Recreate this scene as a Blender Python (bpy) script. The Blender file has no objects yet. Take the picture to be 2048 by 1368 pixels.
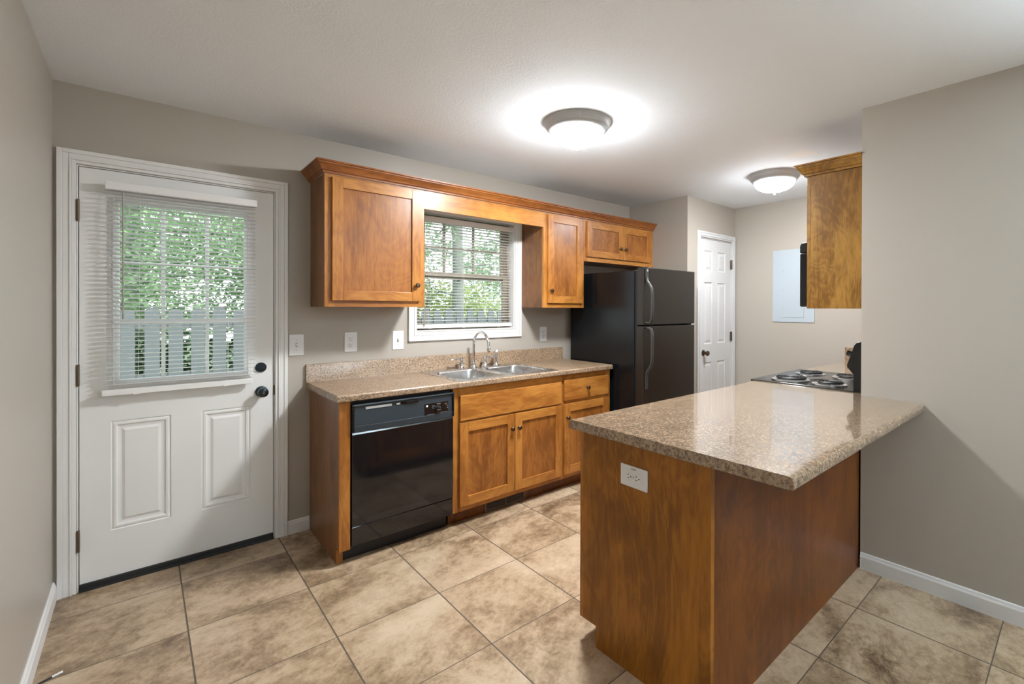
import bpy, bmesh, math, random
from mathutils import Vector, Matrix
random.seed(7)
S = bpy.context.scene
C = S.collection
PI = math.pi

# ------------------------------------------------------------------ camera
cam_d = bpy.data.cameras.new('camera'); cam = bpy.data.objects.new('camera', cam_d); C.objects.link(cam)
yaw, pitch, roll = -0.73115, -0.00363, 0.00298
fwd = Vector((-math.sin(yaw)*math.cos(pitch), math.cos(yaw)*math.cos(pitch), math.sin(pitch)))
r0 = Vector((math.cos(yaw), math.sin(yaw), 0)); u0 = r0.cross(fwd)
rv = math.cos(roll)*r0 + math.sin(roll)*u0; uv = -math.sin(roll)*r0 + math.cos(roll)*u0
cam.matrix_world = Matrix(((rv.x, uv.x, -fwd.x, 0.31085), (rv.y, uv.y, -fwd.y, -3.24147), (rv.z, uv.z, -fwd.z, 1.37474), (0, 0, 0, 1)))
cam_d.sensor_width = 36; cam_d.lens = 943.124/2048*36
cam_d.shift_x = -105.9/2048; cam_d.shift_y = -63.99/2048
cam_d.clip_start = 0.02; cam_d.clip_end = 200
S.camera = cam

# ------------------------------------------------------------------ view, world, lights
S.view_settings.view_transform = 'Standard'; S.view_settings.look = 'None'
S.view_settings.exposure = 0.42; S.view_settings.gamma = 1; S.view_settings.use_curve_mapping = False
W = bpy.data.worlds.new('sky'); S.world = W; W.use_nodes = True
wn = W.node_tree; wn.nodes.clear()
wo = wn.nodes.new('ShaderNodeOutputWorld'); wb = wn.nodes.new('ShaderNodeBackground')
wt = wn.nodes.new('ShaderNodeTexCoord'); ws = wn.nodes.new('ShaderNodeSeparateXYZ'); wr = wn.nodes.new('ShaderNodeValToRGB')
wr.color_ramp.elements[0].color = (0.92, 0.96, 1.0, 1); wr.color_ramp.elements[1].color = (0.62, 0.80, 1.0, 1)
wn.links.new(wt.outputs['Generated'], ws.inputs[0]); wn.links.new(ws.outputs['Z'], wr.inputs[0])
wn.links.new(wr.outputs[0], wb.inputs[0]); wn.links.new(wb.outputs[0], wo.inputs[0])
wb.inputs['Strength'].default_value = 2.2
def light(name, kind, loc, energy, color, rot=(0, 0, 0), **kw):
    d = bpy.data.lights.new(name, kind); d.energy = energy; d.color = color
    for k, v in kw.items(): setattr(d, k, v)
    o = bpy.data.objects.new(name, d); o.location = loc; o.rotation_euler = rot; C.objects.link(o); return o
# sun on the yard (comes over the roof from behind the house)
light('sun', 'SUN', (0, 0, 8), 3.0, (1.0, 0.95, 0.85), (math.radians(38), 0, math.radians(20)), angle=math.radians(1.5))
# unseen fill lamp added at an assumed window, tilted up to brighten ceiling
light('side_fill_light', 'AREA', (3.22, -4.75, 1.60), 112, (0.80, 0.93, 1.0), (0, math.radians(154), 0), shape='RECTANGLE', size=0.7, size_y=1.25, spread=math.radians(120))
LAMP_L = 330.0     # radiance of the frosted lamp bowls

# ------------------------------------------------------------------ node helpers
def new_mat(name):
    m = bpy.data.materials.new(name); m.use_nodes = True
    return m, m.node_tree, m.node_tree.nodes['Principled BSDF']
def setp(p, **k):
    for a, v in k.items(): p.inputs[a.replace('_', ' ')].default_value = v
def node(nt, t, ins=None, **props):
    n = nt.nodes.new(t)
    for k, v in props.items(): setattr(n, k, v)
    if ins:
        for k, v in ins.items():
            if isinstance(v, bpy.types.NodeSocket): nt.links.new(v, n.inputs[k])
            else: n.inputs[k].default_value = v
    return n
def mth(nt, op, a, b=None, c=None, clamp=False):
    ins = {0: a}
    if b is not None: ins[1] = b
    if c is not None: ins[2] = c
    n = node(nt, 'ShaderNodeMath', ins, operation=op); n.use_clamp = clamp
    return n.outputs[0]
def mixc(nt, f, a, b, mode='MIX'):
    n = nt.nodes.new('ShaderNodeMix'); n.data_type = 'RGBA'; n.blend_type = mode
    for i, v in ((0, f), (6, a), (7, b)):
        if isinstance(v, bpy.types.NodeSocket): nt.links.new(v, n.inputs[i])
        else: n.inputs[i].default_value = v
    return n.outputs[2]
def ramp(nt, fac, stops):
    n = nt.nodes.new('ShaderNodeValToRGB'); cr = n.color_ramp
    while len(cr.elements) < len(stops): cr.elements.new(0.5)
    for e, (p, c) in zip(cr.elements, stops):
        e.position = p; e.color = (c, c, c, 1) if isinstance(c, (int, float)) else (*c, 1)
    nt.links.new(fac, n.inputs[0]); return n.outputs[0]
def bump(nt, p, h, strength=0.3, dist=0.002):
    b = node(nt, 'ShaderNodeBump', {'Height': h, 'Strength': strength, 'Distance': dist})
    nt.links.new(b.outputs[0], p.inputs['Normal'])
def coords(nt, scale=(1, 1, 1), rnd=True):
    tc = nt.nodes.new('ShaderNodeTexCoord'); v = tc.outputs['Object']
    if rnd:
        oi = nt.nodes.new('ShaderNodeObjectInfo')
        ad = node(nt, 'ShaderNodeMath', {0: oi.outputs['Random'], 1: 23.0}, operation='MULTIPLY')
        cb = node(nt, 'ShaderNodeCombineXYZ', {0: ad.outputs[0], 1: ad.outputs[0], 2: ad.outputs[0]})
        v = node(nt, 'ShaderNodeVectorMath', {0: v, 1: cb.outputs[0]}, operation='ADD').outputs[0]
    return node(nt, 'ShaderNodeVectorMath', {0: v, 1: scale}, operation='MULTIPLY').outputs[0]
def noise(nt, v, scale, detail=4, rough=0.55, dist=0.0):
    return node(nt, 'ShaderNodeTexNoise', {'Vector': v, 'Scale': scale, 'Detail': detail, 'Roughness': rough, 'Distortion': dist}).outputs[0]

def plain(name, col, rough=0.5, metal=0.0, bmp=None, **k):
    m, nt, p = new_mat(name); setp(p, Base_Color=(*col, 1), Roughness=rough, Metallic=metal, **k)
    if bmp:
        v = coords(nt, rnd=False); bump(nt, p, noise(nt, v, bmp[0], 3), bmp[1], bmp[2])
    else:
        v = coords(nt, rnd=False); f = noise(nt, v, 9.0, 2)
        nt.links.new(mth(nt, 'MULTIPLY_ADD', f, 0.06, rough-0.03), p.inputs['Roughness'])
    return m

def paint(name, col):
    m, nt, p = new_mat(name); v = coords(nt, rnd=False)
    f = noise(nt, v, 0.8, 3)
    nt.links.new(mixc(nt, f, (*[c*0.96 for c in col], 1), (*[c*1.04 for c in col], 1)), p.inputs['Base Color'])
    setp(p, Roughness=0.38, Specular_IOR_Level=0.55); bump(nt, p, noise(nt, v, 260, 3), 0.10, 0.0006)
    return m
M_wall = paint('taupe_wall_paint', (0.435, 0.396, 0.342))
def ceiling_mat():
    m, nt, p = new_mat('textured_ceiling_paint'); v = coords(nt, rnd=False)
    a = noise(nt, v, 95, 4, 0.6); b = ramp(nt, a, [(0.42, 0.0), (0.62, 1.0)])
    setp(p, Roughness=0.85, Specular_IOR_Level=0.2)
    # small spackle smear with a shape of its own
    sx = node(nt, 'ShaderNodeSeparateXYZ', {0: v})
    w = noise(nt, v, 14, 3); xx = mth(nt, 'SUBTRACT', sx.outputs[0], 3.68); yy = mth(nt, 'ADD', sx.outputs[1], 1.9)
    d = mth(nt, 'ADD', mth(nt, 'POWER', mth(nt, 'MULTIPLY', xx, 9.0), 2.0), mth(nt, 'POWER', mth(nt, 'MULTIPLY', yy, 6.5), 2.0))
    msk = mth(nt, 'LESS_THAN', mth(nt, 'ADD', d, mth(nt, 'MULTIPLY', w, 1.6)), 1.25)
    nt.links.new(mixc(nt, msk, (0.84, 0.885, 0.94, 1), (0.90, 0.90, 0.89, 1)), p.inputs['Base Color'])
    bump(nt, p, b, 0.25, 0.0015)
    return m
M_ceil = ceiling_mat()
M_white = plain('white_trim_paint', (0.80, 0.795, 0.78), 0.38)
M_door = plain('white_door_paint', (0.83, 0.83, 0.815), 0.42, bmp=(90, 0.08, 0.0006))
M_closet = plain('closet_door_paint', (0.67, 0.68, 0.69), 0.40)
M_plate = plain('white_plastic', (0.80, 0.81, 0.82), 0.30)
M_slot = plain('dark_slot', (0.03, 0.03, 0.03), 0.6)
M_mark = plain('grey_dial_print', (0.22, 0.23, 0.24), 0.5)
M_greyline = plain('grey_print', (0.35, 0.36, 0.37), 0.5)
M_vinyl = plain('white_vinyl_blind', (0.87, 0.865, 0.85), 0.42)
M_tan = plain('tan_window_frame', (0.30, 0.245, 0.18), 0.45)
M_panelblue = plain('pale_grey_panel_paint', (0.43, 0.49, 0.54), 0.42)
M_bronze = plain('bronze_metal', (0.12, 0.075, 0.045), 0.32, 0.9)
M_hinge = plain('brown_hinge_metal', (0.16, 0.12, 0.09), 0.42, 0.8)
M_blacklock = plain('dark_lock_metal', (0.035, 0.045, 0.055), 0.22, 0.7)
M_chrome = plain('chrome', (0.82, 0.82, 0.83), 0.08, 1.0)
M_nickel = plain('brushed_nickel_lamp_ring', (0.50, 0.52, 0.54), 0.45, 0.35)
M_black = plain('black_gloss', (0.008, 0.008, 0.009), 0.07, Specular_IOR_Level=0.6)
M_blackpl = plain('black_appliance_plastic', (0.006, 0.007, 0.008), 0.22)
M_dw = plain('dishwasher_control_plastic', (0.028, 0.041, 0.052), 0.38)
M_blk2 = plain('matte_black', (0.010, 0.010, 0.011), 0.5)
M_rubber = plain('black_door_sweep', (0.015, 0.018, 0.020), 0.45)
M_fr_side = plain('textured_black_fridge_side', (0.005, 0.006, 0.007), 0.24, bmp=(420, 0.14, 0.0005), Specular_IOR_Level=0.35)
M_fr_front = plain('fridge_door_black', (0.017, 0.013, 0.010), 0.30, bmp=(500, 0.10, 0.0004), Specular_IOR_Level=0.5)
M_handle = plain('fridge_handle_dark_grey', (0.040, 0.039, 0.037), 0.40)
M_cook = plain('cooktop_enamel', (0.055, 0.050, 0.043), 0.16, 0.3)
M_steel = plain('brushed_steel', (0.62, 0.62, 0.62), 0.27, 1.0)
M_coil = plain('burner_coil', (0.018, 0.017, 0.016), 0.45, 0.4)
M_grey = plain('light_grey_plastic', (0.42, 0.43, 0.42), 0.4)
M_vent = plain('brown_register_metal', (0.13, 0.095, 0.07), 0.5)

def wood(name, dark, light, axis='z', mott=1.0, swirl=0.6, rough=0.34):
    m, nt, p = new_mat(name)
    sc = {'z': (1, 1, 0.10), 'x': (0.10, 1, 1), 'y': (1, 0.10, 1)}[axis]
    sm = {'z': (1, 1, 0.45), 'x': (0.45, 1, 1), 'y': (1, 0.45, 1)}[axis]
    v = coords(nt, sc); vm = coords(nt, sm)
    warp = noise(nt, vm, 2.2, 3, 0.6, swirl)
    band = node(nt, 'ShaderNodeTexNoise', {'Vector': v, 'Scale': 26.0, 'Detail': 5.0, 'Roughness': 0.62, 'Distortion': 1.4}).outputs[0]
    fine = noise(nt, v, 210, 3, 0.7)
    big = noise(nt, vm, 3.6, 4, 0.62, 0.9)
    rings = node(nt, 'ShaderNodeMath', {0: mth(nt, 'MULTIPLY', warp, 95.0)}, operation='SINE').outputs[0]
    f = mth(nt, 'MULTIPLY', band, 0.40)
    f = mth(nt, 'MULTIPLY_ADD', big, 0.60*mott, f)
    f = mth(nt, 'MULTIPLY_ADD', fine, 0.30, f)
    f = mth(nt, 'MULTIPLY_ADD', rings, 0.035, f)
    f = mth(nt, 'SUBTRACT', f, 0.30*mott-0.105)
    c = ramp(nt, f, [(0.24, tuple(a*0.80 for a in dark)), (0.36, dark), (0.50, tuple((a+b)/2 for a, b in zip(dark, light))), (0.70, light)])
    nt.links.new(c, p.inputs['Base Color'])
    setp(p, Roughness=rough, Specular_IOR_Level=0.38, Coat_Weight=0.04, Coat_Roughness=0.15)
    bump(nt, p, fine, 0.03, 0.0003)
    return m
Wv = wood('maple_vertical_grain', (0.30, 0.105, 0.018), (0.56, 0.245, 0.050))
Wh = wood('maple_horizontal_grain', (0.32, 0.115, 0.020), (0.58, 0.260, 0.055), 'x')
Wp = wood('maple_veneer_panel', (0.21, 0.070, 0.013), (0.43, 0.165, 0.032), mott=1.3, swirl=1.6)
Wcr = wood('maple_crown_moulding', (0.19, 0.058, 0.013), (0.40, 0.145, 0.034), 'x')
Ws = wood('maple_veneer_side_shaded', (0.155, 0.064, 0.024), (0.29, 0.128, 0.048), mott=1.1)  # shade of sides turned from the lamp put into this veneer colour
Wo = wood('oak_toned_veneer_side', (0.19, 0.085, 0.014), (0.44, 0.235, 0.048), mott=1.2, swirl=2.2)
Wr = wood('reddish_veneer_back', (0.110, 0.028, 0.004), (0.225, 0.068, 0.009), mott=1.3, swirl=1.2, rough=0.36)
We = wood('brown_veneer_end', (0.23, 0.080, 0.006), (0.46, 0.180, 0.016), mott=1.3, swirl=1.0, rough=0.42)

def laminate(name, k=1.0, coat=0.9, rgh=0.22):
    m, nt, p = new_mat(name); v = coords(nt, rnd=False)
    a = noise(nt, v, 100, 5, 0.72, 0.0); b = noise(nt, v, 260, 3, 0.6); c = noise(nt, v, 17, 3, 0.5)
    f = mth(nt, 'MULTIPLY_ADD', a, 0.62, mth(nt, 'MULTIPLY_ADD', b, 0.30, mth(nt, 'MULTIPLY', c, 0.10)))
    col = ramp(nt, f, [(0.36, (0.050*k, 0.030*k, 0.018*k)), (0.45, (0.165*k, 0.105*k, 0.064*k)), (0.52, (0.33*k, 0.225*k, 0.140*k)), (0.64, (0.53*k, 0.395*k, 0.265*k))])
    nt.links.new(col, p.inputs['Base Color'])
    setp(p, Roughness=rgh, Specular_IOR_Level=0.5, Coat_Weight=coat, Coat_Roughness=0.05, Coat_IOR=1.5)
    bump(nt, p, b, 0.04, 0.0006)
    return m
M_lam = laminate('granite_look_laminate'); M_lam_dull = laminate('dull_granite_look_laminate', 1.0, 0.25, 0.42)  # second one is the same laminate, gloss cut to drop the lamp highlight

def tile_mat():
    s, tx, ty = 0.46022, 0.45697, -0.22892
    m, nt, p = new_mat('slate_look_floor_tile')
    tc = nt.nodes.new('ShaderNodeTexCoord'); v = tc.outputs['Object']
    sp = node(nt, 'ShaderNodeSeparateXYZ', {0: v})
    u = mth(nt, 'DIVIDE', mth(nt, 'SUBTRACT', sp.outputs[0], tx), s); w = mth(nt, 'DIVIDE', mth(nt, 'SUBTRACT', sp.outputs[1], ty), s)
    fu = mth(nt, 'FRACT', u); fw = mth(nt, 'FRACT', w)
    eu = mth(nt, 'MINIMUM', fu, mth(nt, 'SUBTRACT', 1.0, fu)); ew = mth(nt, 'MINIMUM', fw, mth(nt, 'SUBTRACT', 1.0, fw))
    e = mth(nt, 'MULTIPLY', mth(nt, 'MINIMUM', mth(nt, 'MULTIPLY', eu, 0.8), mth(nt, 'MULTIPLY', ew, 1.15)), s)
    jit = mth(nt, 'MULTIPLY', noise(nt, v, 60, 2), 0.0010)
    grout = mth(nt, 'LESS_THAN', e, mth(nt, 'ADD', jit, 0.0019))
    idv = node(nt, 'ShaderNodeCombineXYZ', {0: mth(nt, 'FLOOR', u), 1: mth(nt, 'FLOOR', w), 2: 0.0})
    wn_ = node(nt, 'ShaderNodeTexWhiteNoise', {'Vector': idv.outputs[0]})
    rot = node(nt, 'ShaderNodeVectorRotate', {'Vector': v, 'Angle': mth(nt, 'MULTIPLY', mth(nt, 'ROUND', mth(nt, 'MULTIPLY', wn_.outputs['Value'], 2.0)), PI)}, rotation_type='Z_AXIS')
    off = node(nt, 'ShaderNodeVectorMath', {0: rot.outputs[0], 1: node(nt, 'ShaderNodeVectorMath', {0: wn_.outputs['Color'], 1: (31, 17, 9)}, operation='MULTIPLY').outputs[0]}, operation='ADD').outputs[0]
    rr = node(nt, 'ShaderNodeVectorRotate', {'Vector': off, 'Angle': -0.35}, rotation_type='Z_AXIS').outputs[0]
    st = node(nt, 'ShaderNodeVectorMath', {0: rr, 1: (0.9, 1.1, 1)}, operation='MULTIPLY').outputs[0]
    a = noise(nt, st, 3.4, 9, 0.66, 0.35); b = noise(nt, st, 24, 8, 0.84, 0.3); c = noise(nt, off, 1.5, 3, 0.5)
    f = mth(nt, 'MULTIPLY_ADD', a, 0.60, mth(nt, 'MULTIPLY_ADD', b, 0.44, mth(nt, 'MULTIPLY', c, 0.22)))
    f = mth(nt, 'ADD', f, mth(nt, 'MULTIPLY', mth(nt, 'SUBTRACT', wn_.outputs['Value'], 0.5), 0.04))
    col = ramp(nt, f, [(0.49, (0.135, 0.080, 0.044)), (0.57, (0.31, 0.215, 0.130)), (0.63, (0.455, 0.330, 0.213)), (0.74, (0.60, 0.475, 0.335))])
    crack = ramp(nt, noise(nt, st, 9, 8, 0.8, 1.2), [(0.490, 0.0), (0.498, 1.0), (0.506, 0.0)])
    col = mixc(nt, mth(nt, 'MULTIPLY', crack, 0.25), col, (0.17, 0.11, 0.07, 1))
    col = mixc(nt, grout, col, (0.115, 0.085, 0.060, 1))
    nt.links.new(col, p.inputs['Base Color'])
    nt.links.new(mth(nt, 'MULTIPLY_ADD', grout, 0.35, mth(nt, 'MULTIPLY_ADD', a, 0.18, 0.27)), p.inputs['Roughness'])
    h = mth(nt, 'SUBTRACT', mth(nt, 'MULTIPLY_ADD', b, 0.12, mth(nt, 'MULTIPLY', a, 0.25)), grout)
    bump(nt, p, h, 0.45, 0.0022)
    return m
M_tile = tile_mat()

def glass_mat(name, refl=0.10):
    m = bpy.data.materials.new(name); m.use_nodes = True; nt = m.node_tree; nt.nodes.clear()
    o = nt.nodes.new('ShaderNodeOutputMaterial'); t = nt.nodes.new('ShaderNodeBsdfTransparent'); g = nt.nodes.new('ShaderNodeBsdfGlossy')
    t.inputs[0].default_value = (0.95, 0.97, 0.96, 1); g.inputs['Roughness'].default_value = 0.02
    l = nt.nodes.new('ShaderNodeLayerWeight'); l.inputs[0].default_value = 0.15
    mx = nt.nodes.new('ShaderNodeMixShader')
    nt.links.new(mth(nt, 'MULTIPLY', l.outputs['Fresnel'], 0.6), mx.inputs[0])
    nt.links.new(t.outputs[0], mx.inputs[1]); nt.links.new(g.outputs[0], mx.inputs[2]); nt.links.new(mx.outputs[0], o.inputs[0])
    return m
M_glass = glass_mat('window_glass')
def lamp_mat(name, k):
    m, nt, p = new_mat(name); v = coords(nt, rnd=False)
    f = noise(nt, v, 9, 3, 0.6, 1.5)
    setp(p, Base_Color=(0.9, 0.9, 0.88, 1), Roughness=0.3, Emission_Color=(0.955, 0.985, 1.01, 1))
    sz = node(nt, 'ShaderNodeSeparateXYZ', {0: v}).outputs[2]
    gr = ramp(nt, mth(nt, 'MULTIPLY', sz, -7.0), [(0.45, 0.03), (0.92, 1.0)])
    nt.links.new(mth(nt, 'MULTIPLY', gr, LAMP_L*k), p.inputs['Emission Strength'])
    return m
M_lamp = lamp_mat('lit_frosted_glass', 1.0); M_lamp2 = lamp_mat('lit_frosted_glass_dimmer', 0.50)
def leafm(name, a, b):
    m, nt, p = new_mat(name); g = nt.nodes.new('ShaderNodeTexCoord')
    c = ramp(nt, noise(nt, g.outputs['Object'], 3.0, 4), [(0.35, a), (0.65, b)])
    nt.links.new(c, p.inputs['Base Color']); setp(p, Roughness=0.6, Transmission_Weight=0.0)
    tr = nt.nodes.new('ShaderNodeBsdfTranslucent'); nt.links.new(c, tr.inputs[0]); mx = nt.nodes.new('ShaderNodeMixShader'); mx.inputs[0].default_value = 0.45
    nt.links.new(p.outputs[0], mx.inputs[1]); nt.links.new(tr.outputs[0], mx.inputs[2]); nt.links.new(mx.outputs[0], nt.nodes['Material Output'].inputs[0])
    return m
M_leaf = leafm('green_leaves', (0.16, 0.27, 0.14), (0.42, 0.58, 0.32)); M_leaf2 = leafm('yellow_green_leaves', (0.22, 0.30, 0.08), (0.55, 0.62, 0.26)); M_leaf3 = leafm('blue_green_leaves', (0.22, 0.36, 0.17), (0.50, 0.66, 0.38))
M_bark = plain('grey_green_bark', (0.24, 0.26, 0.22), 0.9, bmp=(30, 0.6, 0.01))
M_fence = plain('weathered_grey_fence_wood', (0.155, 0.17, 0.172), 0.85, bmp=(40, 0.4, 0.003))
M_grass = plain('shaded_lawn', (0.10, 0.15, 0.06), 0.9, bmp=(60, 0.6, 0.01))
M_cable = plain('black_cable', (0.02, 0.018, 0.015), 0.4)

# ------------------------------------------------------------------ mesh builder
class MB:
    def __init__(s): s.b = bmesh.new()
    def face(s, pts, mi=0):
        vs = [s.b.verts.new(p) for p in pts]
        f = s.b.faces.new(vs); f.material_index = mi; return f
    def box(s, x0, x1, y0, y1, z0, z1, mi=0):
        x0, x1 = min(x0, x1), max(x0, x1); y0, y1 = min(y0, y1), max(y0, y1); z0, z1 = min(z0, z1), max(z0, z1)
        v = [s.b.verts.new(p) for p in ((x0,y0,z0),(x1,y0,z0),(x1,y1,z0),(x0,y1,z0),(x0,y0,z1),(x1,y0,z1),(x1,y1,z1),(x0,y1,z1))]
        for i in ((0,3,2,1),(4,5,6,7),(0,1,5,4),(1,2,6,5),(2,3,7,6),(3,0,4,7)):
            f = s.b.faces.new([v[k] for k in i]); f.material_index = mi
        return s
    def loft(s, loops, mi=0, closed=True, caps=True):
        L = [[s.b.verts.new(p) for p in l] for l in loops]; n = len(L[0])
        for a, b in zip(L, L[1:]):
            for i in range(n if closed else n-1):
                j = (i+1) % n
                f = s.b.faces.new([a[i], a[j], b[j], b[i]]); f.material_index = mi
        if caps:
            for l in (L[0][::-1], L[-1]):
                f = s.b.faces.new(l); f.material_index = mi
        return s
    def prism(s, poly, axis, a, b, mi=0):
        def P(q, t):
            if axis == 'x': return (t, q[0], q[1])
            if axis == 'y': return (q[0], t, q[1])
            return (q[0], q[1], t)
        return s.loft([[P(q, a) for q in poly], [P(q, b) for q in poly]], mi)
    def lathe(s, prof, c, ax=(0, 0, 1), seg=24, mi=0):
        ax = Vector(ax).normalized(); t = Vector((1, 0, 0)) if abs(ax.x) < 0.9 else Vector((0, 1, 0))
        u = ax.cross(t).normalized(); w = ax.cross(u); c = Vector(c)
        loops = [[tuple(c + ax*h + (u*math.cos(2*PI*i/seg) + w*math.sin(2*PI*i/seg))*max(r, 1e-5)) for i in range(seg)] for r, h in prof]
        return s.loft(loops, mi)
    def tube(s, pts, r, seg=10, mi=0, closed=False):
        pts = [Vector(p) for p in pts]; n = len(pts); rs = r if isinstance(r, (list, tuple)) else [r]*n
        loops = []; up = None
        for i, p in enumerate(pts):
            a = pts[max(i-1, 0)]; b = pts[min(i+1, n-1)]; d = (b-a).normalized()
            if up is None:
                up = Vector((0, 0, 1)) if abs(d.z) < 0.9 else Vector((1, 0, 0))
            u = d.cross(up)
            if u.length < 1e-4: u = d.cross(Vector((1, 0.3, 0)))
            u.normalize(); w = u.cross(d).normalized(); up = w
            loops.append([tuple(p + (u*math.cos(2*PI*k/seg) + w*math.sin(2*PI*k/seg))*rs[i]) for k in range(seg)])
        return s.loft(loops, mi)
    def build(s, name, mats, parent=None, loc=None, bevel=0.0, smooth=False, seg=2):
        o0 = Vector((0, 0, 0))
        if loc is not None: o0 = Vector(loc)
        elif parent is not None: o0 = Vector(parent.get('_o', (0, 0, 0)))
        bmesh.ops.recalc_face_normals(s.b, faces=s.b.faces)
        for v in s.b.verts: v.co -= o0
        me = bpy.data.meshes.new(name); s.b.to_mesh(me); s.b.free()
        for m in (mats if isinstance(mats, (list, tuple)) else [mats]): me.materials.append(m)
        if smooth:
            me.shade_smooth(); me.set_sharp_from_angle(angle=math.radians(38))
        o = bpy.data.objects.new(name, me); C.objects.link(o)
        if parent is not None: o.parent = parent; o['_o'] = parent.get('_o', (0, 0, 0)) if True else 0
        else: o.location = o0; o['_o'] = tuple(o0)
        if bevel:
            b = o.modifiers.new('bevel', 'BEVEL'); b.width = bevel; b.segments = seg; b.limit_method = 'ANGLE'; b.angle_limit = math.radians(50)
        return o
def empty(name, loc, label=None, cat=None, group=None, kind=None):
    o = bpy.data.objects.new(name, None); C.objects.link(o); o.location = loc; o['_o'] = tuple(loc); o.empty_display_size = 0.05
    return tag(o, label, cat, group, kind)
def tag(o, label=None, cat=None, group=None, kind=None):
    if label: o['label'] = label
    if cat: o['category'] = cat
    if group: o['group'] = group
    if kind: o['kind'] = kind
    return o
def copy_tree(o, parent=None):
    kids = [c for c in bpy.data.objects if c.parent == o]
    c = o.copy(); C.objects.link(c); c.parent = parent
    for k in kids: copy_tree(k, c)
    return c
def wall_y(m, x0, x1, z0, z1, ya, yb, holes):      # wall slab in an XZ plane with rectangular holes
    xs = sorted({x0, x1, *[h[i] for h in holes for i in (0, 1)]}); zs = sorted({z0, z1, *[h[i] for h in holes for i in (2, 3)]})
    for a, b in zip(xs, xs[1:]):
        for c, d in zip(zs, zs[1:]):
            mx, mz = (a+b)/2, (c+d)/2
            if any(h[0] < mx < h[1] and h[2] < mz < h[3] for h in holes): continue
            m.box(a, b, ya, yb, c, d)
    return m
def rect_frame(m, x0, x1, z0, z1, w, ya, yb, mi=0, bottom=True):   # picture-frame of boxes
    m.box(x0, x0+w, ya, yb, z0, z1, mi); m.box(x1-w, x1, ya, yb, z0, z1, mi); m.box(x0+w, x1-w, ya, yb, z1-w, z1, mi)
    if bottom: m.box(x0+w, x1-w, ya, yb, z0, z0+w, mi)
def relief(m, x0, x1, z0, z1, y, rings, mi=0):     # rings of (inset, dy) facing -Y, last one capped
    loops = []
    for ins, dy in rings:
        loops.append([(x0+ins, y+dy, z0+ins), (x1-ins, y+dy, z0+ins), (x1-ins, y+dy, z1-ins), (x0+ins, y+dy, z1-ins)])
    L = [[m.b.verts.new(p) for p in l] for l in loops]
    for a, b in zip(L, L[1:]):
        for i in range(4):
            j = (i+1) % 4; f = m.b.faces.new([a[i], a[j], b[j], b[i]]); f.material_index = mi
    m.b.faces.new(L[-1]).material_index = mi
def face_holes(m, x0, x1, z0, z1, y, holes, mi=0):
    xs = sorted({x0, x1, *[h[i] for h in holes for i in (0, 1)]}); zs = sorted({z0, z1, *[h[i] for h in holes for i in (2, 3)]})
    for a, b in zip(xs, xs[1:]):
        for c, d in zip(zs, zs[1:]):
            mx, mz = (a+b)/2, (c+d)/2
            if any(h[0] < mx < h[1] and h[2] < mz < h[3] for h in holes): continue
            m.face([(a, y, c), (b, y, c), (b, y, d), (a, y, d)], mi)
def casing(m, x0, x1, z0, z1, w, y, bottom=False, mi=0):    # stepped moulding around an opening, face towards -Y; x0.. = outer edge
    for ins, ww, t in ((0.0, w*0.30, 0.017), (w*0.30, w*0.34, 0.0135), (w*0.64, w*0.12, 0.0165), (w*0.76, w*0.24, 0.010)):
        a0, a1, b1 = x0+ins, x1-ins, z1-ins; b0 = z0+ins if bottom else z0
        m.box(a0, a0+ww, y, y-t, b0, b1, mi); m.box(a1-ww, a1, y, y-t, b0, b1, mi); m.box(a0+ww, a1-ww, y, y-t, b1-ww, b1, mi)
        if bottom: m.box(a0+ww, a1-ww, y, y-t, b0, b0+ww, mi)

CE = 2.4367; XR = 3.155; YC = -2.4285; XE = 5.0056; XN = 4.1245; YN = -0.7098; YB = -6.0
# ------------------------------------------------------------------ setting
K = 'structure'
def st(o): o['kind'] = K; return o
st(MB().box(-0.12, 5.13, YB-0.12, 0.14, -0.10, 0.0).build('floor', M_tile))
st(MB().box(-0.12, 5.13, YB-0.12, 0.14, CE, CE+0.12).build('ceiling', M_ceil))
st(MB().box(-0.12, 0.0, YB, 0.0, 0, CE).build('wall_left', M_wall))
st(wall_y(MB(), -0.12, XN, 0, CE, 0.0, 0.14, [(0.078, 0.899, -0.01, 2.056), (1.775, 2.648, 1.203, 2.082)]).build('wall_back', M_wall))
m = MB(); m.box(XR, XR+0.12, -4.10, YC-0.12, 0, CE); m.box(XR, XR+0.12, YB, -5.40, 0, CE); m.box(XR, XR+0.12, -5.40, -4.10, 0, 1.10); m.box(XR, XR+0.12, -5.40, -4.10, 2.10, CE)  # opening behind the camera is assumed, cut for the side fill
st(m.build('wall_right', M_wall))
st(MB().box(XR, XE, YC-0.12, YC, 0, CE).build('wall_range', M_wall))
st(MB().box(XE, XE+0.12, YC-0.12, 0.14, 0, CE).build('wall_end', M_wall))
m = MB(); m.box(XN, XE, YN, YN+0.11, 2.068, CE); m.box(XN, 4.335, YN, YN+0.11, 0, 2.068); m.box(4.935, XE, YN, YN+0.11, 0, 2.068); m.box(XN, XN+0.11, YN+0.11, 0.0, 0, CE)
st(m.build('wall_closet', M_wall))
st(wall_y(MB(), -0.12, XR+0.12, 0, CE, YB-0.12, YB, []).build('wall_rear', M_wall))
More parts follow.
